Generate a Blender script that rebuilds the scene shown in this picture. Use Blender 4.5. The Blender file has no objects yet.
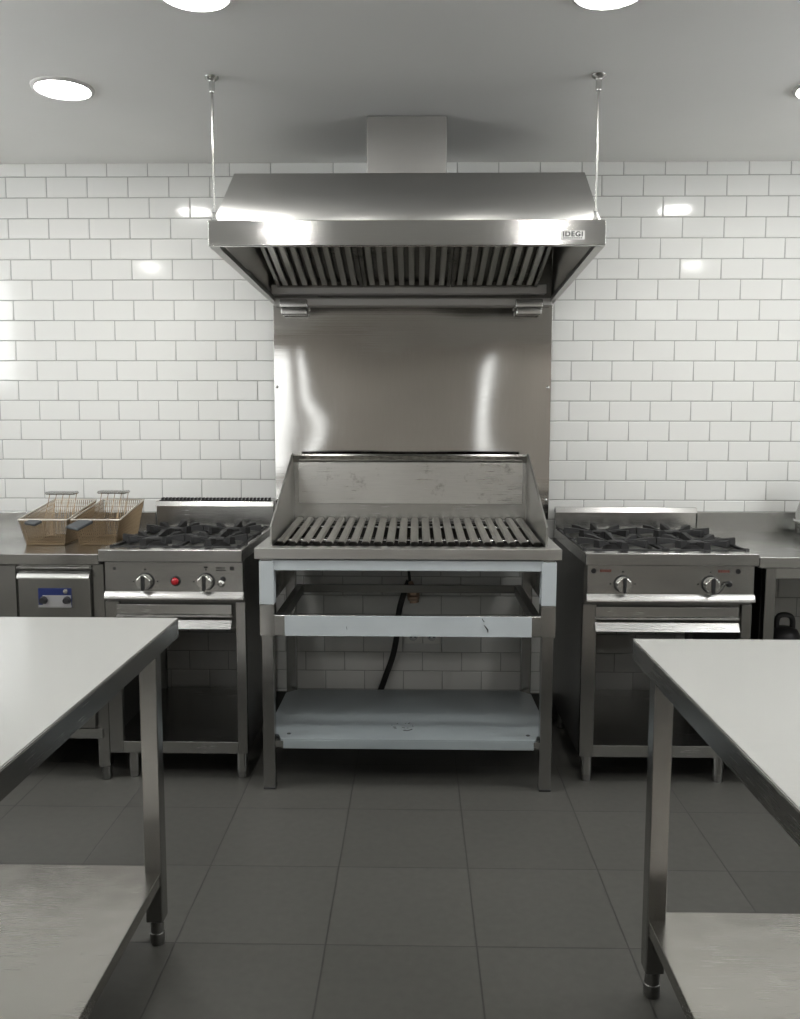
import bpy, bmesh, math, random
from mathutils import Vector, Matrix
random.seed(7)
C = bpy.context.scene.collection
PI = math.pi

# ------------------------------------------------------------------ materials
def new_mat(name):
    m = bpy.data.materials.new(name); m.use_nodes = True
    nt = m.node_tree
    return m, nt, nt.nodes['Principled BSDF']

def plain(name, col, rough=.5, metal=0., spec=.5, coat=0.):
    m, nt, b = new_mat(name)
    b.inputs['Base Color'].default_value = (*col, 1)
    b.inputs['Roughness'].default_value = rough
    b.inputs['Metallic'].default_value = metal
    b.inputs['Specular IOR Level'].default_value = spec
    if coat: b.inputs['Coat Weight'].default_value = coat; b.inputs['Coat Roughness'].default_value = .06
    return m

def steel(name, col=(.55,.545,.53), rough=.3, vary=.035, stretch=(2,60,60), tone=.035, warp=0., warp_scale=3., smudge=0., lines=0.):
    """brushed stainless: stretched noise in tone and roughness, optional sheet warp and smudges"""
    m, nt, b = new_mat(name)
    N, L = nt.nodes, nt.links
    tc = N.new('ShaderNodeTexCoord'); mp = N.new('ShaderNodeMapping'); mp.inputs['Scale'].default_value = stretch
    L.new(tc.outputs['Object'], mp.inputs['Vector'])
    nz = N.new('ShaderNodeTexNoise'); nz.inputs['Scale'].default_value = 6; nz.inputs['Detail'].default_value = 4
    L.new(mp.outputs[0], nz.inputs['Vector'])
    big = N.new('ShaderNodeTexNoise'); big.inputs['Scale'].default_value = 3.2; big.inputs['Detail'].default_value = 3
    L.new(tc.outputs['Object'], big.inputs['Vector'])
    mix = N.new('ShaderNodeMath'); mix.operation = 'ADD'; L.new(nz.outputs['Fac'], mix.inputs[0]); L.new(big.outputs['Fac'], mix.inputs[1])
    mr = N.new('ShaderNodeMapRange'); mr.inputs['From Min'].default_value = .7; mr.inputs['From Max'].default_value = 1.3
    mr.inputs['To Min'].default_value = max(.03, rough-vary); mr.inputs['To Max'].default_value = rough+vary
    L.new(mix.outputs[0], mr.inputs['Value']); L.new(mr.outputs[0], b.inputs['Roughness'])
    cr = N.new('ShaderNodeValToRGB')
    cr.color_ramp.elements[0].position = .3; cr.color_ramp.elements[1].position = .7
    cr.color_ramp.elements[0].color = (*[c*(1-tone) for c in col],1); cr.color_ramp.elements[1].color = (*[min(1,c*(1+tone)) for c in col],1)
    L.new(nz.outputs['Fac'], cr.inputs['Fac'])
    out = cr.outputs[0]
    if smudge:
        sm = N.new('ShaderNodeTexNoise'); sm.inputs['Scale'].default_value = 11; sm.inputs['Detail'].default_value = 7; sm.inputs['Roughness'].default_value = .75
        L.new(tc.outputs['Object'], sm.inputs['Vector'])
        r2 = N.new('ShaderNodeMapRange'); r2.inputs['From Min'].default_value = .58; r2.inputs['From Max'].default_value = .72; r2.inputs['To Max'].default_value = smudge
        L.new(sm.outputs['Fac'], r2.inputs['Value'])
        mx = N.new('ShaderNodeMix'); mx.data_type = 'RGBA'; mx.inputs['B'].default_value = (.16,.15,.13,1)
        L.new(r2.outputs[0], mx.inputs['Factor']); L.new(out, mx.inputs['A']); out = mx.outputs['Result']
    L.new(out, b.inputs['Base Color'])
    b.inputs['Metallic'].default_value = 1
    if warp:
        wn = N.new('ShaderNodeTexNoise'); wn.inputs['Scale'].default_value = warp_scale; wn.inputs['Detail'].default_value = 1
        L.new(tc.outputs['Object'], wn.inputs['Vector'])
        bp = N.new('ShaderNodeBump'); bp.inputs['Strength'].default_value = 1; bp.inputs['Distance'].default_value = warp
        L.new(wn.outputs['Fac'], bp.inputs['Height']); L.new(bp.outputs[0], b.inputs['Normal'])
    if lines:                                                   # fine horizontal brushing drags reflections up and down
        ml = N.new('ShaderNodeMapping'); ml.inputs['Scale'].default_value = (.6,.6,420); L.new(tc.outputs['Object'], ml.inputs['Vector'])
        ln = N.new('ShaderNodeTexNoise'); ln.inputs['Scale'].default_value = 1; ln.inputs['Detail'].default_value = 1; L.new(ml.outputs[0], ln.inputs['Vector'])
        b2 = N.new('ShaderNodeBump'); b2.inputs['Strength'].default_value = 1; b2.inputs['Distance'].default_value = lines
        L.new(ln.outputs['Fac'], b2.inputs['Height'])
        if warp: L.new(bp.outputs[0], b2.inputs['Normal'])
        L.new(b2.outputs[0], b.inputs['Normal'])
    return m

def emitter(name, col, strength):
    m, nt, b = new_mat(name)
    b.inputs['Base Color'].default_value = (*col,1); b.inputs['Roughness'].default_value = .4
    b.inputs['Emission Color'].default_value = (*col,1); b.inputs['Emission Strength'].default_value = strength
    return m

def floor_mat():
    m, nt, b = new_mat('floor_tile'); N, L = nt.nodes, nt.links
    tc = N.new('ShaderNodeTexCoord'); mp = N.new('ShaderNodeMapping')
    mp.inputs['Location'].default_value = (.234+.0015, -2.96+.0015, 0)
    L.new(tc.outputs['Object'], mp.inputs['Vector'])
    br = N.new('ShaderNodeTexBrick'); br.offset = 0; br.squash = 1
    br.inputs['Scale'].default_value = 1; br.inputs['Brick Width'].default_value = .4; br.inputs['Row Height'].default_value = .4
    br.inputs['Mortar Size'].default_value = .0026; br.inputs['Mortar Smooth'].default_value = .2; br.inputs['Bias'].default_value = 0
    br.inputs['Color1'].default_value = (.071,.070,.063,1); br.inputs['Color2'].default_value = (.080,.079,.071,1); br.inputs['Mortar'].default_value = (.046,.045,.042,1)
    L.new(mp.outputs[0], br.inputs['Vector'])
    nz = N.new('ShaderNodeTexNoise'); nz.inputs['Scale'].default_value = 38; nz.inputs['Detail'].default_value = 6
    L.new(tc.outputs['Object'], nz.inputs['Vector'])
    mr = N.new('ShaderNodeMapRange'); mr.inputs['To Min'].default_value = .82; mr.inputs['To Max'].default_value = 1.18
    L.new(nz.outputs['Fac'], mr.inputs['Value'])
    vm = N.new('ShaderNodeVectorMath'); vm.operation = 'SCALE'
    L.new(br.outputs['Color'], vm.inputs[0]); L.new(mr.outputs[0], vm.inputs['Scale']); L.new(vm.outputs[0], b.inputs['Base Color'])
    b.inputs['Roughness'].default_value = .42
    bp = N.new('ShaderNodeBump'); bp.inputs['Strength'].default_value = .5; bp.inputs['Distance'].default_value = .003; bp.invert = True
    L.new(br.outputs['Fac'], bp.inputs['Height']); L.new(bp.outputs[0], b.inputs['Normal'])
    return m

def noisy(name, col, rough, amp=.08, scale=5, bump=0.):
    m, nt, b = new_mat(name); N, L = nt.nodes, nt.links
    tc = N.new('ShaderNodeTexCoord'); nz = N.new('ShaderNodeTexNoise'); nz.inputs['Scale'].default_value = scale; nz.inputs['Detail'].default_value = 5
    L.new(tc.outputs['Object'], nz.inputs['Vector'])
    cr = N.new('ShaderNodeValToRGB'); cr.color_ramp.elements[0].position = .3; cr.color_ramp.elements[1].position = .7
    cr.color_ramp.elements[0].color = (*[c*(1-amp) for c in col],1); cr.color_ramp.elements[1].color = (*[min(1,c*(1+amp)) for c in col],1)
    L.new(nz.outputs['Fac'], cr.inputs['Fac']); L.new(cr.outputs[0], b.inputs['Base Color'])
    b.inputs['Roughness'].default_value = rough
    if bump:
        bp = N.new('ShaderNodeBump'); bp.inputs['Strength'].default_value = .6; bp.inputs['Distance'].default_value = bump
        L.new(nz.outputs['Fac'], bp.inputs['Height']); L.new(bp.outputs[0], b.inputs['Normal'])
    return m

M = dict(
    steel = steel('brushed_steel', (.48,.48,.465), .24),
    steel_v = steel('brushed_steel_upright', (.36,.358,.345), .25, .02, tone=.015, stretch=(60,60,2)),
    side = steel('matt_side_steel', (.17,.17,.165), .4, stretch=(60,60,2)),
    counter = steel('counter_steel', (.42,.415,.40), .2, .03),
    hood = steel('hood_steel', (.50,.495,.48), .42, .02, tone=.015),
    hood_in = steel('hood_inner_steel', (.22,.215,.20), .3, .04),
    band = steel('polished_band_steel', (.60,.595,.58), .12, .02, tone=.03, lines=.00012),
    splash = steel('splash_sheet_steel', (.52,.51,.49), .07, .02, stretch=(50,50,2), tone=.02, warp=.012, warp_scale=1.7, lines=.000045),
    top = steel('work_table_steel', (.65,.65,.635), .15, .03, stretch=(2,40,40), tone=.02, warp=.0006, warp_scale=5),
    shelf = steel('shelf_steel', (.44,.425,.40), .26, .025, tone=.015, warp=.002, warp_scale=9),
    worn = steel('worn_grill_steel', (.58,.575,.55), .32, .08, tone=.05, smudge=.75),
    bar = steel('grill_bar_steel', (.34,.33,.305), .42, .1, stretch=(60,3,60), tone=.22),
    lip = steel('bright_lip_steel', (.60,.60,.59), .27, .015, tone=.01),
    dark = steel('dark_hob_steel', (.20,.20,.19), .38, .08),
    burnt = noisy('sooty_firebox', (.035,.033,.03), .7, .3, 20),
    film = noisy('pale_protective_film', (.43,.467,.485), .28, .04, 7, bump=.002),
    mirror = steel('smooth_lip_steel', (.26,.255,.24), .16, .03),
    apron = steel('apron_steel', (.34,.335,.32), .26, .02, stretch=(2,2,60), tone=.01),
    slab = steel('satin_grill_steel', (.58,.575,.555), .33, .05),
    film_shaded = noisy('shaded_protective_film', (.25,.28,.29), .3, .05, 5, bump=.002),  # same pale film, with the shade under the grill put into its colour
    iron = noisy('black_cast_iron', (.008,.008,.0085), .6, .3, 60, bump=.001),
    rubber = plain('black_rubber', (.012,.012,.012), .5),
    black = plain('black_plastic', (.02,.02,.022), .38),
    grip = plain('charcoal_grip_plastic', (.045,.05,.055), .45),
    chrome = steel('chrome_knob', (.68,.68,.66), .2, .06, stretch=(9,9,9), tone=.15),
    wire = plain('golden_wire', (.25,.185,.115), .45, .9),
    rimwire = plain('pale_wire', (.62,.58,.52), .3, 1.),
    red = plain('red_button_plastic', (.42,.012,.02), .25, coat=.5),
    blue = plain('blue_label', (.012,.022,.10), .35),
    silver = plain('silver_label', (.42,.42,.43), .35, .6),
    redink = plain('red_ink', (.24,.075,.06), .6),
    ink = plain('dark_ink', (.05,.05,.05), .6),
    white = plain('white_socket_plastic', (.82,.82,.78), .35),
    brass = plain('tarnished_brass', (.42,.30,.22), .38, .7),
    badge = plain('badge_white', (.72,.72,.70), .35),
    tile = None, grout = noisy('grey_grout', (.40,.40,.385), .8, .06, 30),
    ceil = noisy('ceiling_paint', (.87,.865,.84), .75, .015, 2),
    wall = noisy('wall_paint', (.62,.61,.58), .7, .03, 2),
    dwall = noisy('rear_wall_paint', (.62,.58,.54), .6, .04, 2),
    floor = floor_mat(),
    lens = emitter('downlight_lens', (1.,.985,.95), 54.),
    trim = plain('white_trim', (.62,.61,.59), .45),
    fill_glow = emitter('fill_light_pane', (.97,.99,1.), 6.8),  # glow of the added side windows
    pane = emitter('added_lit_pane', (.97,.99,1.), .85),
)
m, nt, b = new_mat('glazed_white_tile')
oi = nt.nodes.new('ShaderNodeTexCoord'); nz = nt.nodes.new('ShaderNodeTexNoise'); nz.inputs['Scale'].default_value = 1.6
nt.links.new(oi.outputs['Object'], nz.inputs['Vector'])
cr = nt.nodes.new('ShaderNodeValToRGB'); cr.color_ramp.elements[0].color = (.70,.705,.68,1); cr.color_ramp.elements[1].color = (.75,.75,.727,1)
nt.links.new(nz.outputs['Fac'], cr.inputs['Fac']); nt.links.new(cr.outputs[0], b.inputs['Base Color'])
b.inputs['Roughness'].default_value = .1; b.inputs['Specular IOR Level'].default_value = .36
n2 = nt.nodes.new('ShaderNodeTexNoise'); n2.inputs['Scale'].default_value = 14; n2.inputs['Detail'].default_value = 1
nt.links.new(oi.outputs['Object'], n2.inputs['Vector'])
bp = nt.nodes.new('ShaderNodeBump'); bp.inputs['Strength'].default_value = 1; bp.inputs['Distance'].default_value = .00008
nt.links.new(n2.outputs['Fac'], bp.inputs['Height']); nt.links.new(bp.outputs[0], b.inputs['Normal'])
M['tile'] = m
m, nt, b = new_mat('clear_glass')
b.inputs['Base Color'].default_value = (.86,.88,.87,1); b.inputs['Roughness'].default_value = .05; b.inputs['Transmission Weight'].default_value = 1
M['glass'] = m

# ------------------------------------------------------------------ mesh helpers
def box(bm, x0, x1, y0, y1, z0, z1, bev=.0015, seg=1):
    vs = [bm.verts.new((x,y,z)) for z in (z0,z1) for y in (y0,y1) for x in (x0,x1)]
    idx = [(0,2,3,1),(4,5,7,6),(0,1,5,4),(2,6,7,3),(0,4,6,2),(1,3,7,5)]
    fs = [bm.faces.new([vs[i] for i in f]) for f in idx]
    if bev:
        es = list({e for f in fs for e in f.edges})
        bmesh.ops.bevel(bm, geom=es, offset=min(bev, .45*min(x1-x0,y1-y0,z1-z0)), segments=seg, profile=.5, affect='EDGES')
    return vs

def prism(bm, pts, axis, a0, a1):
    """closed outline pts extruded along axis 'x','y' or 'z' between a0 and a1"""
    def mk(p, a):
        return {'x':(a,p[0],p[1]), 'y':(p[0],a,p[1]), 'z':(p[0],p[1],a)}[axis]
    A = [bm.verts.new(mk(p,a0)) for p in pts]; B = [bm.verts.new(mk(p,a1)) for p in pts]
    bm.faces.new(A); bm.faces.new(list(reversed(B)))
    n = len(pts)
    for i in range(n): bm.faces.new((A[i], B[i], B[(i+1)%n], A[(i+1)%n]))
    bmesh.ops.recalc_face_normals(bm, faces=bm.faces)

def tube(bm, pts, r, n=8, cap=True):
    pts = [Vector(p) for p in pts]; rings = []
    rs = r if isinstance(r,(list,tuple)) else [r]*len(pts)
    up = None
    for i,p in enumerate(pts):
        if i == 0: t = pts[1]-p
        elif i == len(pts)-1: t = p-pts[i-1]
        else: t = (pts[i+1]-p).normalized()+(p-pts[i-1]).normalized()
        t.normalize()
        if up is None: up = t.orthogonal().normalized()
        up = (up - t*up.dot(t)).normalized(); s = t.cross(up)
        rings.append([bm.verts.new(p+(up*math.cos(2*PI*k/n)+s*math.sin(2*PI*k/n))*rs[i]) for k in range(n)])
    for a,b_ in zip(rings, rings[1:]):
        for k in range(n): bm.faces.new((a[k],a[(k+1)%n],b_[(k+1)%n],b_[k]))
    if cap: bm.faces.new(list(reversed(rings[0]))); bm.faces.new(rings[-1])

def lathe(bm, prof, c, axis='z', n=28, closed=False):
    """prof: (radius, height) pairs revolved about axis through c"""
    rings = []
    for r,h in prof:
        ring = []
        for k in range(n):
            a = 2*PI*k/n; u, v = r*math.cos(a), r*math.sin(a)
            off = {'z':(u,v,h),'y':(u,h,v),'x':(h,u,v)}[axis]
            ring.append(bm.verts.new((c[0]+off[0], c[1]+off[1], c[2]+off[2])))
        rings.append(ring)
    for a,b_ in zip(rings, rings[1:]):
        for k in range(n): bm.faces.new((a[k],a[(k+1)%n],b_[(k+1)%n],b_[k]))
    if closed:
        for k in range(n): bm.faces.new((rings[-1][k],rings[-1][(k+1)%n],rings[0][(k+1)%n],rings[0][k]))
    for ring in ([] if closed else (rings[0], rings[-1])):
        if (ring[0].co-ring[n//2].co).length > 1e-5: bm.faces.new(ring)
    bmesh.ops.remove_doubles(bm, verts=bm.verts, dist=1e-6)
    bmesh.ops.recalc_face_normals(bm, faces=bm.faces)

def smooth_path(pts, k=8):
    P = [Vector(p) for p in pts]; P = [2*P[0]-P[1]]+P+[2*P[-1]-P[-2]]; out = []
    for i in range(1, len(P)-2):
        for j in range(k):
            t = j/k; a,b_,c,d = P[i-1],P[i],P[i+1],P[i+2]
            out.append(.5*((2*b_)+(c-a)*t+(2*a-5*b_+4*c-d)*t*t+(3*b_-a-3*c+d)*t**3))
    return out+[P[-2]]

def root_of(o):
    while o.parent: o = o.parent
    return o

def obj(name, bm, mat, parent=None, origin=None):
    """one mesh object; vertices are given in world metres and moved into the frame of the thing"""
    off = Vector(origin) if origin else (root_of(parent).location.copy() if parent else Vector((0,0,0)))
    bmesh.ops.translate(bm, verts=bm.verts, vec=-off)
    me = bpy.data.meshes.new(name); bm.to_mesh(me); bm.free()
    for m_ in (mat if isinstance(mat,(list,tuple)) else [mat]): me.materials.append(m_)
    for p in me.polygons: p.use_smooth = True
    me.set_sharp_from_angle(angle=math.radians(50))
    o = bpy.data.objects.new(name, me); C.objects.link(o)
    wn = o.modifiers.new('normals','WEIGHTED_NORMAL'); wn.keep_sharp = True; wn.weight = 100
    if parent: o.parent = parent
    else: o.location = off
    return o

def thing(name, label, cat, loc=(0,0,0), group=None):
    o = bpy.data.objects.new(name, None); C.objects.link(o); o.location = loc; o.empty_display_size = .1
    o['label'] = label; o['category'] = cat
    if group: o['group'] = group
    return o
def tag(o, label, cat, group=None):
    o['label'] = label; o['category'] = cat
    if group: o['group'] = group
    return o
def struct(name, bm, mat):
    o = obj(name, bm, mat); o['kind'] = 'structure'; return o
def bxo(name, dims, mat, parent=None, bev=.0015, origin=None):
    bm = bmesh.new(); box(bm, *dims, bev); return obj(name, bm, mat, parent, origin)

# ------------------------------------------------------------------ room
CEIL = 2.495; WY = 3.92; RX = 3.0; RY = -3.2
struct('floor', (lambda b_: (box(b_, -RX-.1, RX+.1, RY-.1, WY+.15, -.1, 0, 0), b_)[1])(bmesh.new()), M['floor'])
struct('ceiling', (lambda b_: (box(b_, -RX-.1, RX+.1, RY-.1, WY+.15, CEIL, CEIL+.1, 0), b_)[1])(bmesh.new()), M['ceil'])
for n, d in (('wall_left', (-RX-.1,-RX,RY-.1,WY+.02,0,CEIL)), ('wall_right', (RX,RX+.1,RY-.1,WY+.02,0,CEIL))):
    bm = bmesh.new(); box(bm, *d, 0); struct(n, bm, M['wall'])
# unseen glowing windows added on both side walls to brighten ceiling and back wall
n_ = 4
for sx in (-1,1):
    for y0,y1 in ((1.4,2.05),(2.15,2.8)):
        n_ += 1; x = sx*RX; a,b_ = sorted((x,x-sx*.03)); c,d = sorted((x-sx*.003,x-sx*.012))
        bm = bmesh.new()
        box(bm,a,b_,y0-.05,y0,1.62,2.38); box(bm,a,b_,y1,y1+.05,1.62,2.38); box(bm,a,b_,(y0+y1)/2-.02,(y0+y1)/2+.02,1.62,2.38)
        box(bm,a,b_,y0-.05,y1+.05,1.57,1.62); box(bm,a,b_,y0-.05,y1+.05,2.38,2.43)
        w_ = struct('unseen_window_%d' % n_, bm, M['trim'])
        bxo('pane',(c,d,y0,y1,1.62,2.38),M['fill_glow'],w_,0)
# tiled back wall: grout bed + individually set, slightly pillowed glazed tiles
bm = bmesh.new()
box(bm, -RX, RX, WY+.0028, WY+.12, 0, CEIL, 0)
for f in bm.faces: f.material_index = 1
TH, TW, G = .0887, .1806, .0036
z0 = 2.438
A0 = -1.814; B0 = 1.165
def tile(x0, x1, za, zb):
    cx, cz = (x0+x1)/2, (za+zb)/2
    tx, tz = random.gauss(0,.0007), random.gauss(0,.0008)
    def pt(x, z, y): return bm.verts.new((x, WY+y+(x-cx)*tx+(z-cz)*tz, z))
    e = .0026
    o_ = [pt(x,z,.0034) for x,z in ((x0,za),(x1,za),(x1,zb),(x0,zb))]
    i_ = [pt(x,z,.0) for x,z in ((x0+e,za+e),(x1-e,za+e),(x1-e,zb-e),(x0+e,zb-e))]
    m_ = [pt(x,z,.0009) for x,z in ((x0+e*.35,za+e*.35),(x1-e*.35,za+e*.35),(x1-e*.35,zb-e*.35),(x0+e*.35,zb-e*.35))]
    bm.faces.new(i_)
    for a,b_ in ((o_,m_),(m_,i_)):
        for k in range(4): bm.faces.new((a[k],a[(k+1)%4],b_[(k+1)%4],b_[k]))
for r in range(-1, 28):
    zt = z0-r*TH; zb = zt-TH; half = (TW/2 if r % 2 else 0)
    if r == -1: zt = min(zt, CEIL)
    zb = max(zb, 0)
    if zt-zb < .02: continue
    da, db = .0017*r, -.0028*r                     # the two runs of tiling creep a little, course by course
    seam = .62 if r >= 12 else (-.5 if r % 2 else -.42)
    xs = []
    k = -10
    while A0+half+da+k*TW < seam: xs.append(A0+half+da+k*TW); k += 1
    k = -20
    while B0+half+db+k*TW < RX+.2:
        x = B0+half+db+k*TW; k += 1
        if x > max(seam, xs[-1]+.04): xs.append(x)
    for a,b_ in zip(xs, xs[1:]):
        a, b_ = max(a,-RX), min(b_,RX)
        if b_-a > .03: tile(a+G/2, b_-G/2, zb+G/2, zt-(G/2 if r >= 0 else 0))
bmesh.ops.recalc_face_normals(bm, faces=bm.faces)
o = struct('wall_back', bm, [M['tile'], M['grout']])
bm = bmesh.new(); box(bm,-RX,RX,WY-.012,WY+.002,.0005,.12,.002); struct('added_baseboard_back',bm,plain('added_dark_skirting',(.03,.03,.028),.45))  # unseen dark skirting added to cut light bouncing under the units
# rear wall behind the camera; unseen windows added for reflections in the splash sheet
bm = bmesh.new(); box(bm, -RX, RX, RY-.1, RY, 0, CEIL, 0); struct('wall_rear', bm, M['dwall'])
WIN = [(-2.2,-1.63), (-1.43,-1.31), (.88,1.0)]
for i,(x0,x1) in enumerate(WIN):
    bm = bmesh.new()
    box(bm, x0-.05,x0,RY,RY+.03,.8,2.1); box(bm, x1,x1+.05,RY,RY+.03,.8,2.1)
    box(bm, x0-.05,x1+.05,RY,RY+.03,2.1,2.15); box(bm, x0-.05,x1+.05,RY,RY+.03,.75,.8)
    w = struct('unseen_window_%d' % (i+1), bm, M['trim'])
    bxo('pane', (x0,x1,RY+.003,RY+.012,.8,2.1), M['pane'], w, 0)

# ------------------------------------------------------------------ downlights
def downlight(x, y, label, group=None):
    t = thing('ceiling_downlight', label, 'ceiling light', (x,y,CEIL-.001), group)
    bm = bmesh.new(); lathe(bm, [(.086,-.006),(.091,-.010),(.101,-.006),(.103,0),(.086,0)], (x,y,CEIL-.0012), closed=True); obj('trim_ring', bm, M['trim'], t)
    bm = bmesh.new(); lathe(bm, [(0,-.005),(.05,-.0055),(.0865,-.0045)], (x,y,CEIL-.001), n=36); obj('lens', bm, M['lens'], t)
    return t
downlight(-1.197,3.04,'lit round ceiling downlight over the counter with the wire baskets')
downlight(-.583,2.385,'lit round downlight cut by the photo top, on the side of the wire baskets')
downlight(.497,2.39,'lit round downlight cut by the photo top, on the side of the hood nameplate')
downlight(1.368,3.07,'lit round ceiling downlight half cut by the photo edge, over the jug')
for x,y in ((-.75,.75),(.72,.75),(-1.95,1.35),(2.0,1.35),(-2.2,-.7),(2.2,-.7),(-1.85,-2.1),(1.85,-2.1),(-2.75,-2.1),(2.75,-2.1)):  # unseen lamps added for light; the nearer ones follow glints on hood and tiles
    downlight(x,y,'unseen round ceiling downlight added further back in the kitchen','unseen added downlights')

# ------------------------------------------------------------------ extractor hood
hx = lambda y: (-.694+(y-2.95)*.0568, .623-(y-2.95)*.021)      # side walls draw in towards the wall
hood = thing('extractor_hood', 'large stainless steel extractor canopy hood hanging over the grill', 'extractor hood', (-.035,3.42,1.888))
bm = bmesh.new()
prof = [(2.966,2.036),(3.24,2.265),(3.905,2.265),(3.905,1.888)]
ins = .016
L_ = [bm.verts.new((hx(y)[0]+ins*(1 if y<3.3 else .4), y, z)) for y,z in prof]; R_ = [bm.verts.new((hx(y)[1]-ins*(1 if y<3.3 else .4), y, z)) for y,z in prof]
for k in range(3): bm.faces.new((L_[k],R_[k],R_[k+1],L_[k+1]))
fl, fr = bm.verts.new((hx(2.966)[0]+ins,2.966,1.956)), bm.verts.new((hx(2.966)[1]-ins,2.966,1.956))
bm.faces.new((fl,L_[0],L_[1],L_[2],L_[3])); bm.faces.new((fr,R_[3],R_[2],R_[1],R_[0]))
bmesh.ops.recalc_face_normals(bm, faces=bm.faces)
can = obj('canopy', bm, M['hood'], hood)
s_ = can.modifiers.new('sheet','SOLIDIFY'); s_.thickness = .003; s_.offset = 0
bm = bmesh.new(); box(bm, hx(2.95)[0], hx(2.95)[1], 2.948, 2.968, 1.955, 2.038, .003, 2); obj('front_band', bm, M['band'], hood)
for sgn in (0,1):                                              # folded flange under each side wall
    bm = bmesh.new()
    xa, xb = hx(2.968)[sgn], hx(3.905)[sgn]; w = .030*(1 if sgn==0 else -1)
    za, zb = 1.955, 1.889
    vs = [bm.verts.new(p) for p in ((xa,2.968,za),(xa+w,2.968,za),(xb+w*.7,3.905,zb),(xb,3.905,zb),(xa,2.968,za+.03),(xa+w*.6,2.968,za+.03),(xb+w*.4,3.905,zb+.03),(xb,3.905,zb+.03))]
    for f in ((0,1,2,3),(7,6,5,4),(0,4,5,1),(1,5,6,2),(2,6,7,3),(3,7,4,0)): bm.faces.new([vs[i] for i in f])
    bmesh.ops.recalc_face_normals(bm, faces=bm.faces)
    obj('side_flange', bm, M['hood'], hood)
bm = bmesh.new(); box(bm, -.187,.109,3.325,3.64,2.26,CEIL-.002,.003)
duct = obj('exhaust_duct', bm, M['hood'], hood)
# filter bank: three framed panels of baffles lying on a slope that falls to the wall
fy0, fz0, fy1, fz1 = 3.22, 2.094, 3.80, 1.962
def fpt(t, d=0):                                               # t along the slope, d below its surface
    dy, dz = fy1-fy0, fz1-fz0; l = math.hypot(dy,dz); n = (dz/l, -dy/l)
    return (fy0+dy*t+n[0]*d, fz0+dz*t+n[1]*d)
def slope_bar(bm, x0, x1, t0, t1, d0, d1):
    q = [fpt(t0,d0),fpt(t1,d0),fpt(t1,d1),fpt(t0,d1)]
    prism(bm, q, 'x', x0, x1)
FX0, FX1 = -.60, .515
fw = (FX1-FX0)/3
first_baffle = None
for i in range(3):
    a, b_ = FX0+i*fw+.002, FX0+(i+1)*fw-.002
    bm = bmesh.new()
    slope_bar(bm,a,a+.014,0,1,0,.02); slope_bar(bm,b_-.014,b_,0,1,0,.02); slope_bar(bm,a,b_,0,.03,0,.02); slope_bar(bm,a,b_,.97,1,0,.02)
    slope_bar(bm,a,b_,0,1,-.012,-.008)
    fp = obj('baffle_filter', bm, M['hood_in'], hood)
    n = 8; pitch = (b_-a-.03)/n
    for k in range(n):
        cx = a+.015+(k+.5)*pitch
        bm = bmesh.new()
        prism_pts = []
        q0, q1 = fpt(.03), fpt(.97)
        # shallow channel section: two lips and a raised back
        for (u0,u1,d0,d1) in ((-.0115,.0115,.014,.0165),(-.0115,-.009,.004,.0165),(.009,.0115,.004,.0165)):
            slope_bar(bm, cx+u0, cx+u1, .03, .97, d0, d1)
        obj('baffle', bm, M['slab'], fp)
bm = bmesh.new(); box(bm, -.625,.555,3.80,3.812,1.922,1.956); box(bm, -.625,.555,3.80,3.86,1.918,1.924); obj('filter_rail', bm, M['hood'], hood)
bm = bmesh.new(); box(bm, -.628,.59,3.868,3.903,1.876,1.908,.003); obj('grease_gutter', bm, M['hood'], hood)
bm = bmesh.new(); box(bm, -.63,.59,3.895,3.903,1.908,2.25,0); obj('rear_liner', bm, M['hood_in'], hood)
for x0,x1 in ((-.598,-.478),(.43,.548)):
    bm = bmesh.new(); box(bm,x0,x1,3.845,3.895,1.866,1.90,.003); box(bm,x0+.004,x1-.004,3.85,3.893,1.835,1.868,.004)
    obj('grease_cup', bm, M['steel'], hood)
# nameplate
plate = bxo('nameplate', (.474,.552,2.9455,2.949,1.973,2.0015), M['badge'], hood, .0005)
def text(name, body, size, loc, mat, parent, sx=1.):
    cu = bpy.data.curves.new(name,'FONT'); cu.body = body; cu.size = size; cu.extrude = .0004; cu.align_x = 'CENTER'; cu.align_y = 'CENTER'
    cu.space_character = 1.12; cu.offset = size*.035
    tmp = bpy.data.objects.new(name, cu)
    me = bpy.data.meshes.new_from_object(tmp); bpy.data.objects.remove(tmp); bpy.data.curves.remove(cu)
    o_ = bpy.data.objects.new(name, me); C.objects.link(o_); me.materials.clear(); me.materials.append(mat)
    o_.parent = parent; o_.location = Vector(loc)-root_of(parent).location; o_.rotation_euler = (PI/2,0,0); o_.scale = (sx,1,1)
    return o_
text('lettering', 'IDEGI', .022, (.513,2.945,1.990), M['ink'], plate, 1.12)
bm = bmesh.new()
for k in range(9): box(bm, .481+k*.0072,.4865+k*.0072,2.9447,2.9456,1.9765,1.9795,0)
obj('small_print', bm, M['ink'], plate)
# the two suspension rods
for x,y,lab in ((-.673,2.957,'thin steel suspension rod at the hood end above the wire baskets'),(.588,2.957,'thin steel suspension rod at the hood end next to the nameplate')):
    t = thing('suspension_rod', lab, 'rod', (x,y,2.0395))
    bm = bmesh.new(); tube(bm, [(x,y,2.07),(x,y,CEIL-.03)], .0042, 10); obj('rod', bm, M['steel'], t)
    bm = bmesh.new(); lathe(bm, [(0,-.05),(.007,-.05),(.0095,-.046),(.0095,-.016),(.013,-.012),(.022,-.006),(.024,-.001),(0,-.001)], (x,y,CEIL)); obj('ceiling_fixing', bm, M['steel'], t)
    bm = bmesh.new(); lathe(bm, [(0,0),(.010,0),(.010,.006),(.006,.008),(.006,.022),(.009,.024),(.009,.034),(0,.036)], (x,y,2.0395),n=6); obj('hook_eye', bm, M['lip'], t)

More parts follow.
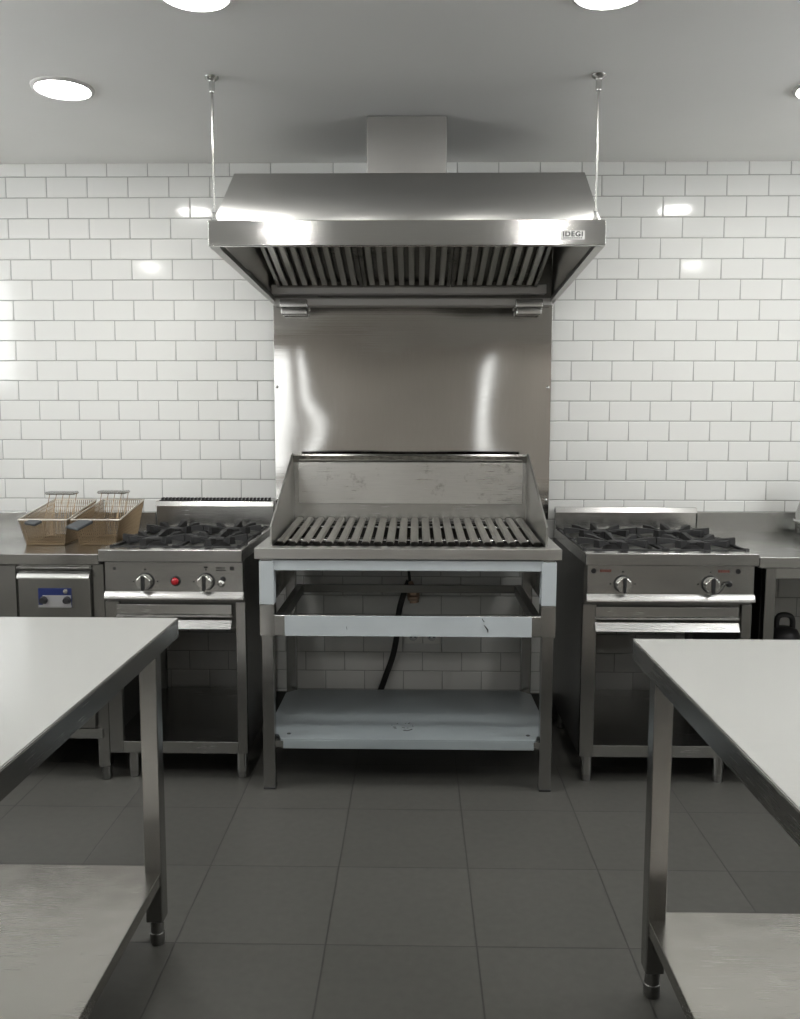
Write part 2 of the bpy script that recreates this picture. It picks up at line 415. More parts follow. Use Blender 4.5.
# ------------------------------------------------------------------ splash panel
sp = thing('hood_splash_panel','tall warped stainless sheet on the tiled wall between hood and grill','wall panel',(-.02,3.91,.95))
bxo('sheet',(-.637,.599,3.911,3.9165,.93,1.884),M['splash'],sp,.001)
for x,z in ((-.624,1.524),(.586,1.524),(-.624,1.02),(.586,1.02)):
    bm = bmesh.new(); lathe(bm,[(0,-.004),(.005,-.003),(.007,0),(0,0)],(x,3.911,z),'y',12); obj('screw',bm,M['chrome'],sp)

# ------------------------------------------------------------------ charcoal grill on its stand
gr = thing('barbecue_grill','stainless open-frame grill stand with slanted bar grate under the hood','grill',(-.03,3.45,0))
GX0,GX1,GY0,GY1 = -.588,.529,3.11,3.86
bm = bmesh.new()
box(bm,GX0,GX1,GY0,3.172,.876,.916,.002); box(bm,GX0,GX1,3.775,GY1,.876,.916,.002)
box(bm,GX0,-.536,3.172,3.775,.876,.916,.002); box(bm,.480,GX1,3.172,3.775,.876,.916,.002)
obj('top_frame',bm,M['slab'],gr)
bm = bmesh.new()
box(bm,-.536,.480,3.172,3.775,.852,.858,0); box(bm,-.536,-.533,3.172,3.775,.858,.915,0); box(bm,.477,.480,3.172,3.775,.858,.915,0); box(bm,-.536,.480,3.172,3.176,.858,.912,0); box(bm,-.536,.480,3.770,3.775,.858,.916,0)
obj('firebox',bm,M['burnt'],gr)
# splash guard: two slanted cheeks, a back, a top return and an inner plate
sg_b = bmesh.new(); box(sg_b,-.535,.479,3.762,3.766,.916,1.229,.0008)
guard = obj('splash_guard',sg_b,M['steel'],gr)
bm = bmesh.new(); prism(bm,[(3.754,1.194),(3.738,1.224),(3.741,1.231),(3.766,1.231),(3.766,1.194)],'x',-.533,.477); obj('guard_lip',bm,M['mirror'],guard)
for x in (-.5355,.4775):
    bm = bmesh.new()
    prism(bm,[(3.168,.916),(3.168,.986),(3.757,1.231),(3.765,1.231),(3.765,.916)],'x',x,x+.0025)
    d = (-.004,.0015) if x<0 else (.001,.0065)
    prism(bm,[(3.166,.916),(3.166,.988),(3.757,1.233),(3.757,1.226),(3.1715,.984),(3.1715,.916)],'x',x+d[0],x+d[1]+.001)
    obj('side_cheek',bm,M['slab'],guard)
bxo('back_plate',(-.508,.458,3.738,3.752,1.018,1.196),M['worn'],guard,.0015)
# grate of 22 channel bars on two rods
bm = bmesh.new()
tube(bm,[(-.533,3.62,.93),(.477,3.62,.93)],.0045); tube(bm,[(-.533,3.30,.919),(.477,3.30,.919)],.0045)
box(bm,-.533,.477,3.755,3.768,.925,.943,.001)
grate = obj('grill_grate',bm,M['lip'],gr)
NB = 22; bx0, bx1 = -.505,.449
bm = bmesh.new()
w = .0158
y0_,z0_,y1_,z1_ = 3.181,.916,3.752,.941
sec = [(-w,.006),(-w*.62,.0155),(w*.62,.0155),(w,.006),(w*.45,-.004),(-w*.45,-.004)]
A = [bm.verts.new((u,y0_+(.012 if v<.012 else 0)+(.006 if v<0 else 0),z0_+v)) for u,v in sec]; B = [bm.verts.new((u,y1_,z1_+v)) for u,v in sec]
bm.faces.new(A); bm.faces.new(list(reversed(B)))
for k in range(len(sec)): bm.faces.new((A[k],B[k],B[(k+1)%len(sec)],A[(k+1)%len(sec)]))
bmesh.ops.recalc_face_normals(bm,faces=bm.faces)
bar = obj('grate_bar',bm,M['bar'],grate,origin=(0,gr.location.y,0))
for k in range(NB):
    o_ = bar if k==0 else bar.copy()
    if k: C.objects.link(o_); o_.parent = grate
    o_.location = (bx0+(bx1-bx0)*k/(NB-1)-gr.location.x, 0, 0)
# legs
LEGX = (-.566,.497); LEGY = (3.14,3.735)
for i,x in enumerate((-.5455,.4845)):
    for j,y in enumerate(LEGY):
        hw = .0215
        bm = bmesh.new(); box(bm,x-hw,x+hw,y-hw,y+hw,0.006,.876,.003,2); lg = obj('leg',bm,M['steel_v'],gr)
        bxo('foot_cap',(x-hw-.001,x+hw+.001,y-hw-.001,y+hw+.001,0,.008),M['black'],lg,.001)
        if j==0:
            bxo('film_sleeve',(x-hw-.0055,x+hw+.0055,y-hw-.003,y+hw+.003,.706,.868),M['film'],lg,.002)
            bxo('tray_bracket',(x-hw-.0055,x+hw+.0055,y-hw-.003,y+hw+.003,.588,.705),M['steel'],lg,.0015)
bxo('front_rail',(-.524,.463,3.121,3.158,.832,.872),M['film'],gr,.002)
for d in ((-.524,.463,3.72,3.75,.832,.872),(-.565,-.53,3.16,3.715,.832,.872),(.469,.504,3.16,3.715,.832,.872)): bxo('rail',d,M['steel'],gr,.002)
bm = bmesh.new(); box(bm,-.566,-.563,3.165,3.715,.66,.833,.0008); obj('inner_side_sheet',bm,M['steel'],gr)
bm = bmesh.new(); box(bm,.502,.505,3.165,3.715,.66,.833,.0008); obj('inner_side_sheet',bm,M['steel'],gr)
# bottomless drip drawer: pale front, corner pieces, runners and back
bm = bmesh.new(); box(bm,-.519,.459,3.112,3.126,.590,.668,.004,2); tr = obj('drip_drawer',bm,M['steel'],gr)
bxo('film_front',(-.480,.424,3.1085,3.1125,.591,.667),M['film'],tr,.001)
for x0,x1 in ((-.518,-.488),(.428,.458)): bxo('runner',(x0,x1,3.124,3.70,.625,.667),M['dark'],tr,.002)
bm = bmesh.new(); box(bm,-.518,.458,3.70,3.712,.634,.668,.002); box(bm,-.49,.43,3.696,3.70,.634,.637,0); obj('drawer_back',bm,M['dark'],tr)
bm = bmesh.new()
tube(bm,[(.2425,3.1083,.660),(.247,3.1083,.652),(.251,3.1083,.648)],.0016,6); tube(bm,[(.250,3.1083,.636),(.258,3.1083,.626),(.264,3.1083,.618),(.264,3.1083,.608)],[.001,.0026,.0028,.001],6)
tube(bm,[(-.253,3.1083,.628),(-.251,3.1083,.616)],.0009,5)
obj('scratch',bm,M['ink'],tr)
# under-shelf
bm = bmesh.new()
pts = [(-.500,3.118),(.446,3.118),(.458,3.165),(.502,3.172),(.508,3.22),(.502,3.66),(.455,3.712),(-.515,3.712),(-.562,3.66),(-.566,3.22),(-.560,3.172),(-.518,3.165)]
prism(bm,pts,'z',.189,.197); box(bm,-.492,.440,3.117,3.122,.160,.192,.001)
sh = obj('under_shelf',bm,M['film_shaded'],gr)
for x0,x1 in ((-.523,-.494),(.442,.468)): bxo('shelf_bracket',(x0,x1,3.122,3.16,.163,.188),M['steel'],sh,.001)
bxo('rear_bearer',(-.523,.463,3.72,3.745,.150,.186),M['steel'],sh,.001)
bm = bmesh.new()
for x in (-.478,.425): lathe(bm,[(0,.003),(.007,.002),(.008,0),(0,0)],(x,3.17,.197),'z',10)
random.seed(3)
for k in range(9):
    x = -.12+random.random()*.13; y = 3.235+random.random()*.06
    tube(bm,[(x,y,.1972),(x+random.uniform(-.012,.012),y+random.uniform(-.01,.01),.1972)],.0016,5)
tube(bm,[(-.045,3.215,.1972),(-.03,3.21,.1972),(-.012,3.225,.1972)],.0022,5)
obj('scratch',bm,M['ink'],sh)

# ------------------------------------------------------------------ gas hose and wall socket behind the stand
hs = thing('gas_hose','black hose with brass valve hanging behind the grill stand','hose',(-.08,3.80,.2))
bm = bmesh.new(); tube(bm, smooth_path([(-.036,3.80,.85),(-.034,3.80,.75),(-.026,3.81,.66)]), .0065, 10); obj('thin_pipe',bm,M['rubber'],hs)
bm = bmesh.new(); tube(bm, smooth_path([(-.030,3.81,.665),(-.055,3.81,.60),(-.075,3.815,.52),(-.083,3.83,.42),(-.103,3.85,.31),(-.135,3.86,.215),(-.165,3.87,.13),(-.20,3.88,.06),(-.26,3.89,.017)]), .0135, 14); obj('hose',bm,M['rubber'],hs)
bm = bmesh.new(); tube(bm,[(-.024,3.80,.665),(-.012,3.80,.62),(-.006,3.80,.57)],[.010,.019,.022],12)
lathe(bm,[(0,-.022),(.024,-.022),(.027,-.012),(.027,.012),(.024,.022),(0,.022)],(-.010,3.80,.600),'z',6)
tube(bm,[(-.028,3.775,.595),(.008,3.775,.595)],.011,12)
vb = obj('valve',bm,M['brass'],hs)
bm = bmesh.new(); box(bm,-.016,.03,3.768,3.776,.618,.628,.003); obj('valve_lever',bm,M['redink'],vb)
so = thing('wall_socket','double wall socket on the tiles behind the grill drawer','socket',(.032,3.92,.394))
bm = bmesh.new(); box(bm,-.053,.031,3.909,3.9195,.352,.436,.004,2); box(bm,.033,.117,3.909,3.9195,.352,.436,.004,2); obj('plate',bm,M['white'],so)
for cx in (-.011,.075):
    bm = bmesh.new(); lathe(bm,[(0,-.0005),(.019,-.0005),(.021,-.002),(.0215,0),(0,0)],(cx,3.9088,.388),'y',24); ow = obj('outlet_well',bm,M['silver'],so)
    bm = bmesh.new()
    for s in (-.0095,.0095): lathe(bm,[(0,-.001),(.0048,-.001),(.0048,0),(0,0)],(cx+s,3.908,.384),'y',10)
    obj('pin_hole',bm,M['ink'],ow)

# ------------------------------------------------------------------ gas ranges
def knob(x, y, z, parent, r=.030):
    bm = bmesh.new(); lathe(bm,[(0,-.006),(r*1.06,-.006),(r*1.12,-.001),(r*1.12,0),(0,0)],(x,y,z),'y',32); sk = obj('knob_skirt',bm,M['black'],parent)
    bm = bmesh.new(); n = 40
    def ring(rad,yy,flute): return [bm.verts.new((x+(rad-(flute if k%5==0 else 0))*math.cos(2*PI*k/n),yy,z+(rad-(flute if k%5==0 else 0))*math.sin(2*PI*k/n))) for k in range(n)]
    rs = [ring(r,y-.006,0),ring(r*.97,y-.018,.002),ring(r*.93,y-.030,.003),ring(r*.80,y-.034,.002)]
    for a,b_ in zip(rs,rs[1:]):
        for k in range(n): bm.faces.new((a[k],a[(k+1)%n],b_[(k+1)%n],b_[k]))
    bm.faces.new(rs[0]); bm.faces.new(rs[-1]); bmesh.ops.recalc_face_normals(bm,faces=bm.faces)
    o_ = obj('control_knob',bm,M['chrome'],parent)
    bm = bmesh.new(); box(bm,x-.006,x+.006,y-.043,y-.033,z-r*.92,z+r*.92,.003,2); obj('pointer',bm,M['iron'],o_)
    return o_

def grate_iron(bm, cx, cy, hx_, hy, z):
    """cast pan support: low outer frame, ring, four tapered fingers with raised tips"""
    t = .006
    for s in (-1,1):
        box(bm,cx-hx_,cx+hx_,cy+s*hy-t,cy+s*hy+t,z-.030,z-.019,.002)
        box(bm,cx+s*hx_-t,cx+s*hx_+t,cy-hy,cy+hy,z-.030,z-.019,.002)
        for q in (-1,1): box(bm,cx+s*hx_-.008,cx+s*hx_+.008,cy+q*hy-.008,cy+q*hy+.008,z-.034,z-.014,.002)
    def finger(dx,dy,l0,l1):
        # tapered rib, thick raised outer end thinning towards the burner
        px,py = -dy,dx
        prof_ = [(l1,.0135,.008,-.020),(l1*.72,.0115,.004,-.015),(l0+(l1-l0)*.35,.009,-.002,-.014),(l0,.006,-.006,-.013)]
        rings=[]
        for l,wd,zt_,zb_ in prof_:
            rings.append([bm.verts.new((cx+dx*l+px*wd*s,cy+dy*l+py*wd*s,z+zz)) for s,zz in ((-1,zb_),(1,zb_),(.8,zt_),(-.8,zt_))])
        for a,b_ in zip(rings,rings[1:]):
            for k in range(4): bm.faces.new((a[k],a[(k+1)%4],b_[(k+1)%4],b_[k]))
        bm.faces.new(rings[0]); bm.faces.new(list(reversed(rings[-1])))
    for dx,dy,h in ((1,0,hx_),(-1,0,hx_),(0,1,hy),(0,-1,hy)): finger(dx,dy,.030,h+.004)
    d = math.sqrt(.5)
    for dx,dy in ((d,d),(-d,d),(d,-d),(-d,-d)): finger(dx,dy,.055,min(hx_,hy)*.95)
    bmesh.ops.recalc_face_normals(bm,faces=bm.faces)

def gas_range(label, x0, x1, top, colx, comb, guard_z, knobs, feet):
    W = x1-x0; cx = (x0+x1)/2
    t = thing('gas_range',label,'cooker',(cx,3.5,0))
    YF = 3.185; YB = 3.86
    # carcass: side sheets, front stiles, bottom, no back
    ls, rs = (.052,.036)
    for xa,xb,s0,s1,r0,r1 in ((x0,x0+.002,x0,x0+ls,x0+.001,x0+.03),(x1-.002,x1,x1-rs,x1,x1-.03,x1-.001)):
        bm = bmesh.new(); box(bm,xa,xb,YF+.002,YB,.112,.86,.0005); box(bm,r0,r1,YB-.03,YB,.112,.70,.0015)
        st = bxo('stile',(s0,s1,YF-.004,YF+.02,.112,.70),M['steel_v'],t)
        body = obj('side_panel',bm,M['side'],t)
    bm = bmesh.new(); box(bm,x0+.002,x1-.002,YF-.003,YB,.148,.157,.001); box(bm,x0+ls,x1-rs,YF-.0035,YF,.112,.157,.001); obj('bottom_shelf',bm,M['steel'],t)
    # control box and panel
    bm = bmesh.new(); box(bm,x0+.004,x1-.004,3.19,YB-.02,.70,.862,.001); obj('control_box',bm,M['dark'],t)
    bm = bmesh.new(); box(bm,x0+.010,x1-.003,3.163,3.192,.738,.854,.002)
    cp = obj('control_panel',bm,M['steel'],t)
    bm = bmesh.new(); prism(bm,[(3.165,.743),(3.162,.743),(3.150,.727),(3.150,.716),(3.165,.716)],'x',x0+.008,x1-.001); obj('drip_lip',bm,M['lip'],cp)
    for kx in knobs: knob(kx,3.163,.781,cp)
    bm = bmesh.new()
    for kx in knobs:
        for ang in (90,180,0): box(bm,kx+.045*math.cos(math.radians(ang))-.003,kx+.045*math.cos(math.radians(ang))+.003,3.1622,3.164,.781+.045*math.sin(math.radians(ang))-.003,.781+.045*math.sin(math.radians(ang))+.003,0)
    obj('dial_mark',bm,M['ink'],cp)
    # hob
    bm = bmesh.new()
    box(bm,x0-.002,x1,3.13,3.185,top-.046,top,.004,2)                       # front apron
    box(bm,x0-.002,x0+.022,3.18,YB,top-.046,top-.001,.002); box(bm,x1-.022,x1,3.18,YB,top-.046,top-.001,.002); box(bm,x0,x1,3.80,YB,top-.046,top-.001,.002)
    hob = obj('hob_top',bm,M['steel'],t)
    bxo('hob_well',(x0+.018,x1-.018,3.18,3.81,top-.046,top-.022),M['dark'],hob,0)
    bm = bmesh.new(); box(bm,x0,x1,YB-.004,3.888,.85,guard_z,.003,2); bg = obj('backguard',bm,M['steel'],t)
    bm = bmesh.new(); prism(bm,[(3.842,guard_z-.020),(3.842,guard_z-.016),(3.856,guard_z+.002),(3.888,guard_z+.002),(3.888,guard_z-.020)],'x',x0,x1)
    obj('guard_rim',bm,M['steel'],bg)
    if comb:
        bm = bmesh.new(); n = 30; p_ = (W-.03)/n
        box(bm,x0+.012,x1-.012,3.862,3.880,guard_z+.002,guard_z+.006,0)
        for k in range(n):
            xx = x0+.02+k*p_; prism(bm,[(xx,guard_z+.003),(xx+p_*.62,guard_z+.003),(xx+p_*.74,guard_z+.017),(xx+p_*.16,guard_z+.017)],'y',3.86,3.882)
        obj('flue_comb',bm,M['iron'],bg)
    # burners and pan supports, two columns by two rows
    hx_ = (colx[1]-colx[0])/2-.006
    for bx_ in colx:
        for by in (3.345,3.645):
            bm = bmesh.new(); lathe(bm,[(0,.018),(.030,.018),(.036,.014),(.036,.008),(.046,.006),(.05,-.012),(.055,-.022),(0,-.022)],(bx_,by,top-.002),'z',24); obj('burner',bm,M['iron'],t)
            bm = bmesh.new(); grate_iron(bm,bx_,by,hx_,.140,top+.022); obj('pan_support',bm,M['iron'],t)
    # drip tray front with its bright pull lip
    bm = bmesh.new(); box(bm,x0+.046,x1-.05,3.172,3.186,.654,.692,.0015); box(bm,x0+.046,x1-.05,3.19,3.80,.640,.648,.001); dt = obj('drip_tray',bm,M['steel'],t)
    bm = bmesh.new(); box(bm,x0+.046,x1-.05,3.166,3.186,.645,.652,.001); prism(bm,[(3.186,.634),(3.172,.633),(3.152,.604),(3.156,.602),(3.186,.625)],'x',x0+.044,x1-.051); obj('pull_lip',bm,M['lip'],dt)
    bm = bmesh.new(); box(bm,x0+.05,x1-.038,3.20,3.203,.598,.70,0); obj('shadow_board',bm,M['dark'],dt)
    for fx in feet:
        for fy in (3.232,3.80):
            bm = bmesh.new(); lathe(bm,[(0,.114),(.0225,.114),(.0225,.03),(.0215,.022),(.0195,.02),(.0195,.004),(.017,0),(0,0)],(fx,fy,0),'z',20); obj('foot',bm,M['steel_v'],t)
    return t, cp, body

rl, cpl, bdl = gas_range('narrower steel gas range with red button and toothed rear flue, beside the wire baskets',-1.166,-.638,.905,(-1.023,-.778),True,1.012,(-1.005,-.779),(-1.091,-.670))
bm = bmesh.new(); lathe(bm,[(0,-.006),(.017,-.006),(.020,0),(0,0)],(-.893,3.163,.783),'y',24); bz = obj('button_bezel',bm,M['black'],cpl)
bm = bmesh.new(); lathe(bm,[(0,-.016),(.008,-.0155),(.013,-.012),(.014,-.005),(0,-.005)],(-.893,3.163,.783),'y',20); obj('red_button',bm,M['red'],bz)
bm = bmesh.new(); lathe(bm,[(0,-.012),(.006,-.012),(.008,-.008),(.013,-.006),(.014,0),(0,0)],(-.722,3.163,.774),'y',18); ig = obj('igniter_button',bm,M['chrome'],cpl)
bm = bmesh.new(); lathe(bm,[(0,-.004),(.009,-.003),(.011,0),(0,0)],(-.716,3.163,.790),'y',16); obj('igniter_cap',bm,M['black'],ig)
bm = bmesh.new(); box(bm,-.689,-.674,3.1618,3.164,.824,.838,0); box(bm,-.741,-.704,3.1622,3.164,.822,.826,0); box(bm,-.741,-.708,3.1622,3.164,.831,.835,0); box(bm,-1.125,-1.115,3.1622,3.164,.824,.834,0); box(bm,-.786,-.772,3.1622,3.164,.832,.838,0); obj('panel_marks',bm,M['ink'],cpl)
rr, cpr, bdr = gas_range('wider steel gas range with plain low backguard, next to the counter holding the jug',.622,1.246,.900,(.775,1.080),False,.990,(.762,1.083),(.658,1.162))
for x in (.655,1.183):
    bm = bmesh.new(); lathe(bm,[(0,-.005),(.008,-.004),(.010,0),(0,0)],(x,3.163,.829),'y',16); obj('pilot_window',bm,M['black'],cpr)
bm = bmesh.new()
for x0_,n in ((.678,5),(1.110,5)):
    for k in range(n): box(bm,x0_+k*.0085,x0_+k*.0085+.0065,3.162,3.164,.825,.8345,0)
obj('red_lettering',bm,M['redink'],cpr)
bm = bmesh.new(); lathe(bm,[(0,-.014),(.008,-.013),(.011,-.006),(.012,0),(0,0)],(1.151,3.163,.782),'y',16); igr = obj('igniter_button',bm,M['black'],cpr)
bm = bmesh.new(); tube(bm,smooth_path([(1.150,3.158,.782),(1.135,3.150,.786),(1.122,3.148,.765),(1.105,3.15,.748),(1.085,3.152,.744)]),.0022,6); obj('igniter_wire',bm,M['ink'],igr)

# ------------------------------------------------------------------ counters along the wall
def square_leg(x, y, hw, ztop, parent, foot=.055):
    bm = bmesh.new(); box(bm,x-hw,x+hw,y-hw,y+hw,foot,ztop,.003,2); lg = obj('leg',bm,M['steel_v'],parent)
    bm = bmesh.new(); lathe(bm,[(0,foot+.004),(hw*.78,foot+.004),(hw*.78,foot*.5),(hw*.88,foot*.48),(hw*.88,foot*.1),(hw*.75,0),(0,0)],(x,y,0),'z',18); obj('foot',bm,M['dark'],lg)
    return lg
cl = thing('work_counter','steel wall counter with upstand carrying the two wire baskets','counter',(-1.9,3.5,0))
bm = bmesh.new(); box(bm,-2.75,-1.174,3.15,3.885,.843,.885,.004,2); obj('worktop',bm,M['counter'],cl)
bm = bmesh.new(); box(bm,-2.75,-1.174,3.872,3.912,.880,.962,.003,2); obj('upstand',bm,M['steel'],cl)
for x in (-2.70,-1.190): 
    for y in (3.205,3.84): square_leg(x,y,.022,.843,cl)
bm = bmesh.new(); box(bm,-2.70,-1.19,3.172,3.85,.170,.209,.0015); obj('under_shelf',bm,M['steel'],cl)

cb = thing('fryer_cabinet','steel cabinet with blue and silver control plate under the basket counter','cabinet',(-1.7,3.5,.21))
bm = bmesh.new(); box(bm,-2.30,-1.2135,3.185,3.86,.211,.841,.001); obj('cabinet_body',bm,M['steel'],cb)
bm = bmesh.new(); box(bm,-2.28,-1.494,3.168,3.186,.215,.838,.002); obj('plain_door',bm,M['steel_v'],cb)
bm = bmesh.new(); box(bm,-1.484,-1.2135,3.163,3.186,.215,.792,.002); pdoor = obj('control_door',bm,M['steel_v'],cb)
bm = bmesh.new(); prism(bm,[(3.186,.822),(3.166,.817),(3.152,.797),(3.152,.790),(3.186,.790)],'x',-1.484,-1.2135); obj('pull_lip',bm,M['steel'],pdoor)
bm = bmesh.new(); box(bm,-1.487,-1.2135,3.160,3.186,.828,.8345,.001); obj('slot_rim',bm,M['lip'],pdoor)
bm = bmesh.new(); box(bm,-1.409,-1.284,3.1605,3.164,.681,.754,.001); cpn = obj('control_plate',bm,M['blue'],pdoor)
bm = bmesh.new(); box(bm,-1.392,-1.286,3.159,3.161,.683,.727,.0005); box(bm,-1.408,-1.285,3.1585,3.161,.681,.690,.0005); obj('silver_face',bm,M['silver'],cpn)
for x in (-1.388,-1.300):
    bm = bmesh.new(); lathe(bm,[(0,-.018),(.011,-.017),(.013,-.004),(.015,0),(0,0)],(x,3.159,.709),'y',18); obj('small_knob',bm,M['black'],cpn)
bm = bmesh.new(); lathe(bm,[(0,-.006),(.008,-.005),(.010,0),(0,0)],(-1.305,3.160,.742),'y',16); obj('indicator',bm,M['chrome'],cpn)

cr_ = thing('work_counter','open steel wall counter on legs beside the wider gas range','counter',(1.9,3.5,0))
bm = bmesh.new(); box(bm,1.254,2.80,3.15,3.885,.843,.885,.004,2); obj('worktop',bm,M['steel'],cr_)
bm = bmesh.new(); box(bm,1.254,2.80,3.872,3.912,.880,.972,.003,2); obj('upstand',bm,M['steel_v'],cr_)
for x in (1.311,2.75):
    for y in (3.20,3.84): square_leg(x,y,.0195,.843,cr_)
bm = bmesh.new(); box(bm,1.328,2.73,3.183,3.21,.799,.843,.0015); obj('front_rail',bm,M['steel'],cr_)
bxo('gap_shade_sheet',(1.2915,1.2935,3.222,3.818,.20,.842),M['side'],cr_,0)  # added dark sheet standing in for the shade in the gap beside the range
bm = bmesh.new(); box(bm,1.30,2.76,3.185,3.85,.165,.20,.0015); obj('under_shelf',bm,M['steel'],cr_)

# black jug with loop handle on the counter's under-shelf
jx,jy = 1.548,3.60
jg = thing('plastic_jug','dark plastic jug with loop handle standing under the open counter','jug',(jx,jy,.2005))
bm = bmesh.new(); lathe(bm,[(0,0),(.060,0),(.066,.008),(.066,.24),(.063,.285),(.052,.308),(.030,.318),(0,.32)],(jx,jy,.2005)); obj('body',bm,M['black'],jg)
bm = bmesh.new(); tube(bm,smooth_path([(jx-.030,jy,.500),(jx-.033,jy,.54),(jx-.022,jy,.565),(jx+.012,jy,.568),(jx+.032,jy,.55),(jx+.034,jy,.500)]),.0115,10); obj('handle',bm,M['black'],jg)

# clear jar with a steel collar and cone top at the photo's edge
gx,gy = 1.735,3.765
gl = thing('glass_jar','clear glass jar with steel collar and cone lid on the open counter','jar',(gx,gy,.8855))
bm = bmesh.new(); lathe(bm,[(0,0),(.070,0),(.080,.006),(.084,.02),(.083,.058),(.079,.058),(.079,.020),(.072,.008),(0,.006)],(gx,gy,.8855)); obj('glass_base',bm,M['glass'],gl)
bm = bmesh.new(); lathe(bm,[(.078,.054),(.094,.054),(.098,.061),(.094,.068),(.078,.068)],(gx,gy,.8855),closed=True); obj('collar',bm,M['lip'],gl)
bm = bmesh.new(); lathe(bm,[(.091,.068),(.066,.155),(.030,.25),(.024,.275),(0,.278)],(gx,gy,.8855)); obj('cone_lid',bm,M['steel'],gl)

# ------------------------------------------------------------------ fryer baskets
def basket(label, x, y, wf, wb, tx, grip_dx, grip_w, grip_l, plate_y):
    """x,y: middle of the front bottom edge; the rim rises towards the wall"""
    z = .8865
    t = thing('fryer_basket',label,'basket',(x,y,z),'wire fryer baskets on the counter')
    D = .31; hf, hb = .100,.150
    bl,br = x-wb/2,x+wb/2; fl_,fr_ = x-wf/2-.012,x+wf/2+.008
    def P(u,v,side):
        # corner blends: u 0..1 across or along, v 0..1 up
        B0,B1,B2,B3 = Vector((bl,y,z)),Vector((br,y,z)),Vector((br,y+D-.04,z)),Vector((bl,y+D-.04,z))
        T0,T1,T2,T3 = Vector((fl_,y-.012,z+hf)),Vector((fr_,y-.012,z+hf)),Vector((fr_-.004,y+D,z+hb)),Vector((fl_+.012,y+D,z+hb))
        a,b_,c,d = {'f':(B0,B1,T0,T1),'r':(B1,B2,T1,T2),'b':(B2,B3,T2,T3),'l':(B3,B0,T3,T0),'o':(B0,B1,B3,B2)}[side]
        lo = a.lerp(b_,u); hi = c.lerp(d,u); return lo.lerp(hi,v)
    bm = bmesh.new()
    for s,n,mm in (('f',20,8),('b',20,10),('l',30,9),('r',30,9),('o',18,24)):
        for k in range(n+1): tube(bm,[P(k/n,0,s),P(k/n,1,s)],.0017,4,False)
        for k in range(1,mm): tube(bm,[P(0,k/mm,s),P(1,k/mm,s)],.0011,4,False)
    o_ = obj('wire_mesh',bm,M['wire'],t)
    bm = bmesh.new(); cs = [P(0,1,'f'),P(1,1,'f'),P(1,1,'r'),P(1,1,'b')]
    for a,b_ in zip(cs,cs[1:]+cs[:1]): tube(bm,[a,b_],.0036,8)
    obj('rim',bm,M['rimwire'],t)
    bm = bmesh.new(); cs = [P(0,.02,'f'),P(1,.02,'f'),P(1,.02,'r'),P(1,.02,'b')]
    for a,b_ in zip(cs,cs[1:]+cs[:1]): tube(bm,[a,b_],.0025,6)
    obj('base_wire',bm,M['wire'],t)
    # lifting hook: a flat plate held up on wires above the rim
    py = y+plate_y; pw = .056
    bm = bmesh.new()
    for k in range(5):
        xx = x+tx-pw+2*pw*k/4
        tube(bm,[(xx+.006,py,z+.186),(xx,py-.012,z+.14),(xx-.006,py-.04,z+.065)],.0017,6)
    hk = obj('hook_wires',bm,M['wire'],t)
    bm = bmesh.new(); box(bm,x+tx-pw-.006,x+tx+pw+.006,py-.030,py+.030,z+.182,z+.194,.005); obj('hook_plate',bm,M['steel'],hk)
    # folded black grip on the front rim
    bm = bmesh.new(); gx0 = x+grip_dx
    box(bm,-grip_w/2,grip_w/2,-grip_l,0,-.006,.006,.004,2)
    bmesh.ops.rotate(bm,verts=bm.verts,cent=(0,0,0),matrix=Matrix.Rotation(math.radians(16),3,'X') @ Matrix.Rotation(math.radians(-22),3,'Z'))
    bmesh.ops.translate(bm,verts=bm.verts,vec=(gx0,y-.008,z+hf-.004))
    obj('grip',bm,M['grip'],t)
    return t
basket('golden wire fryer basket with small grip, farther from the gas range',-1.464,3.372,.175,.150,-.010,-.028,.055,.040,.20)
basket('golden wire fryer basket with large dark grip, next to the gas range',-1.258,3.376,.172,.140,-.018,-.036,.062,.085,.25)

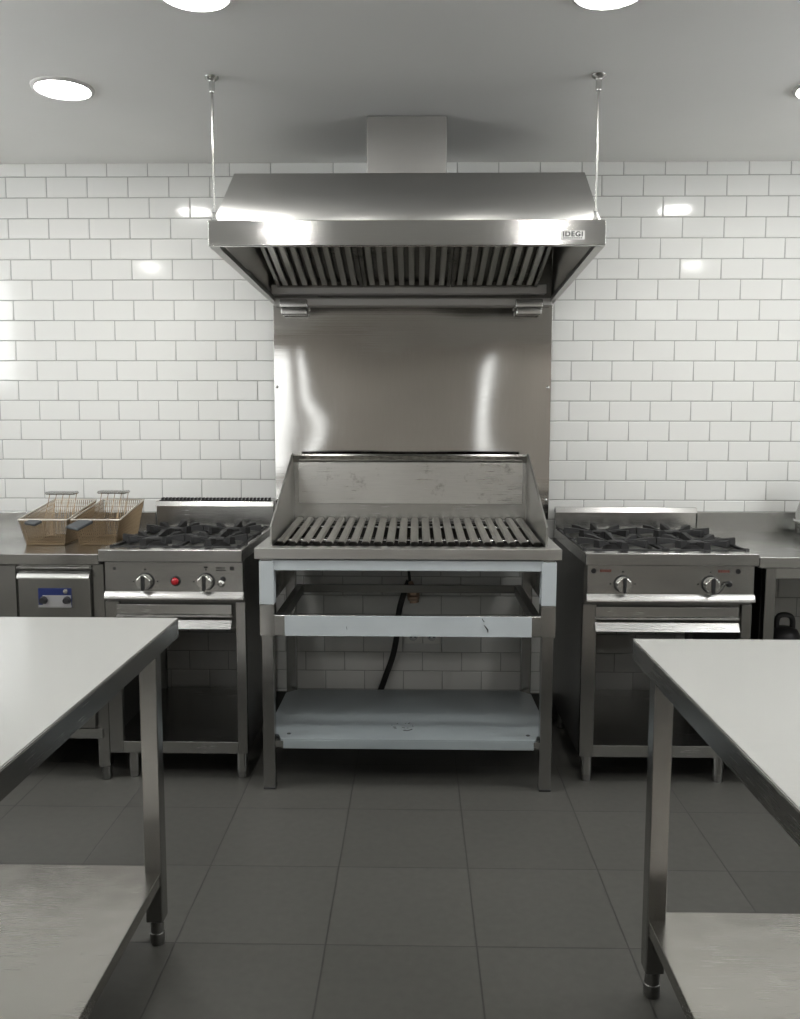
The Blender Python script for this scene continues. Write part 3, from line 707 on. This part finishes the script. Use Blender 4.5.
# ------------------------------------------------------------------ worktables in front
def work_table(label, x0, x1, y0, y1, legx, legy, shelf_z, zt=.87):
    t = thing('work_table',label,'table',((x0+x1)/2,(y0+y1)/2,0))
    bm = bmesh.new(); box(bm,x0,x1,y0,y1,zt-.006,zt,.003,2)
    obj('tabletop',bm,M['top'],t); bm = bmesh.new()
    box(bm,x0+.0005,x1-.0005,y0+.0005,y0+.02,zt-.052,zt-.0055,.0015); box(bm,x0+.0005,x1-.0005,y1-.02,y1-.0005,zt-.052,zt-.0055,.0015); box(bm,x0+.0005,x0+.02,y0+.02,y1-.02,zt-.052,zt-.0055,.0015); box(bm,x1-.02,x1-.0005,y0+.02,y1-.02,zt-.052,zt-.0055,.0015)
    obj('apron',bm,M['apron'],t)
    for lx in legx:
        for ly in legy: square_leg(lx,ly,.0225,zt-.004,t,.068)
    bm = bmesh.new(); a,b_ = min(legx)-.018,max(legx)+.018; c,d = min(legy)-.018,max(legy)+.018
    box(bm,a,b_,c,d,shelf_z-.006,shelf_z,.002); box(bm,a,b_,c,c+.012,shelf_z-.034,shelf_z-.004,.001); box(bm,a,b_,d-.012,d,shelf_z-.034,shelf_z-.004,.001); box(bm,a,a+.012,c,d,shelf_z-.034,shelf_z-.004,.001); box(bm,b_-.012,b_,c,d,shelf_z-.034,shelf_z-.004,.001)
    obj('under_shelf',bm,M['shelf'],t)
    return t
work_table('stainless worktable with under-shelf in front of the wire basket counter',-1.75,-.617,.75,2.205,(-1.69,-.682),(.81,2.160),.205)
work_table('stainless worktable with under-shelf in front of the wider gas range',.514,1.65,.70,2.020,(.574,1.59),(.76,1.975),.203)

# ------------------------------------------------------------------ camera, view
cd = bpy.data.cameras.new('camera'); cam = bpy.data.objects.new('camera',cd); C.objects.link(cam)
p,yw,rl_ = .106,.0185,.0017
right = Vector((math.cos(yw),math.sin(yw),0)); f0 = Vector((-math.sin(yw),math.cos(yw),0)); u0 = Vector((0,0,1))
fwd = f0*math.cos(p)-u0*math.sin(p); up = f0*math.sin(p)+u0*math.cos(p)
r2 = right*math.cos(rl_)+up*math.sin(rl_); u2 = up*math.cos(rl_)-right*math.sin(rl_)
R3 = Matrix((r2,u2,-fwd)).transposed()
cam.matrix_world = Matrix.Translation((0,0,1.39)) @ R3.to_4x4()
cd.sensor_fit = 'HORIZONTAL'; cd.sensor_width = 36; cd.lens = 867.5/800*36; cd.clip_start = .05
S = bpy.context.scene
S.camera = cam
w = bpy.data.worlds.new('world'); S.world = w; w.use_nodes = True
w.node_tree.nodes['Background'].inputs['Color'].default_value = (.8,.85,.9,1); w.node_tree.nodes['Background'].inputs['Strength'].default_value = .05
S.view_settings.view_transform = 'Standard'; S.view_settings.look = 'None'; S.view_settings.gamma = 1; S.view_settings.use_curve_mapping = False
S.view_settings.exposure = 1.0
S.cycles.max_bounces = 10; S.cycles.diffuse_bounces = 5; S.cycles.glossy_bounces = 6; S.cycles.sample_clamp_indirect = 6
S.cycles.caustics_reflective = False; S.cycles.caustics_refractive = False
S.cycles.use_denoising = True
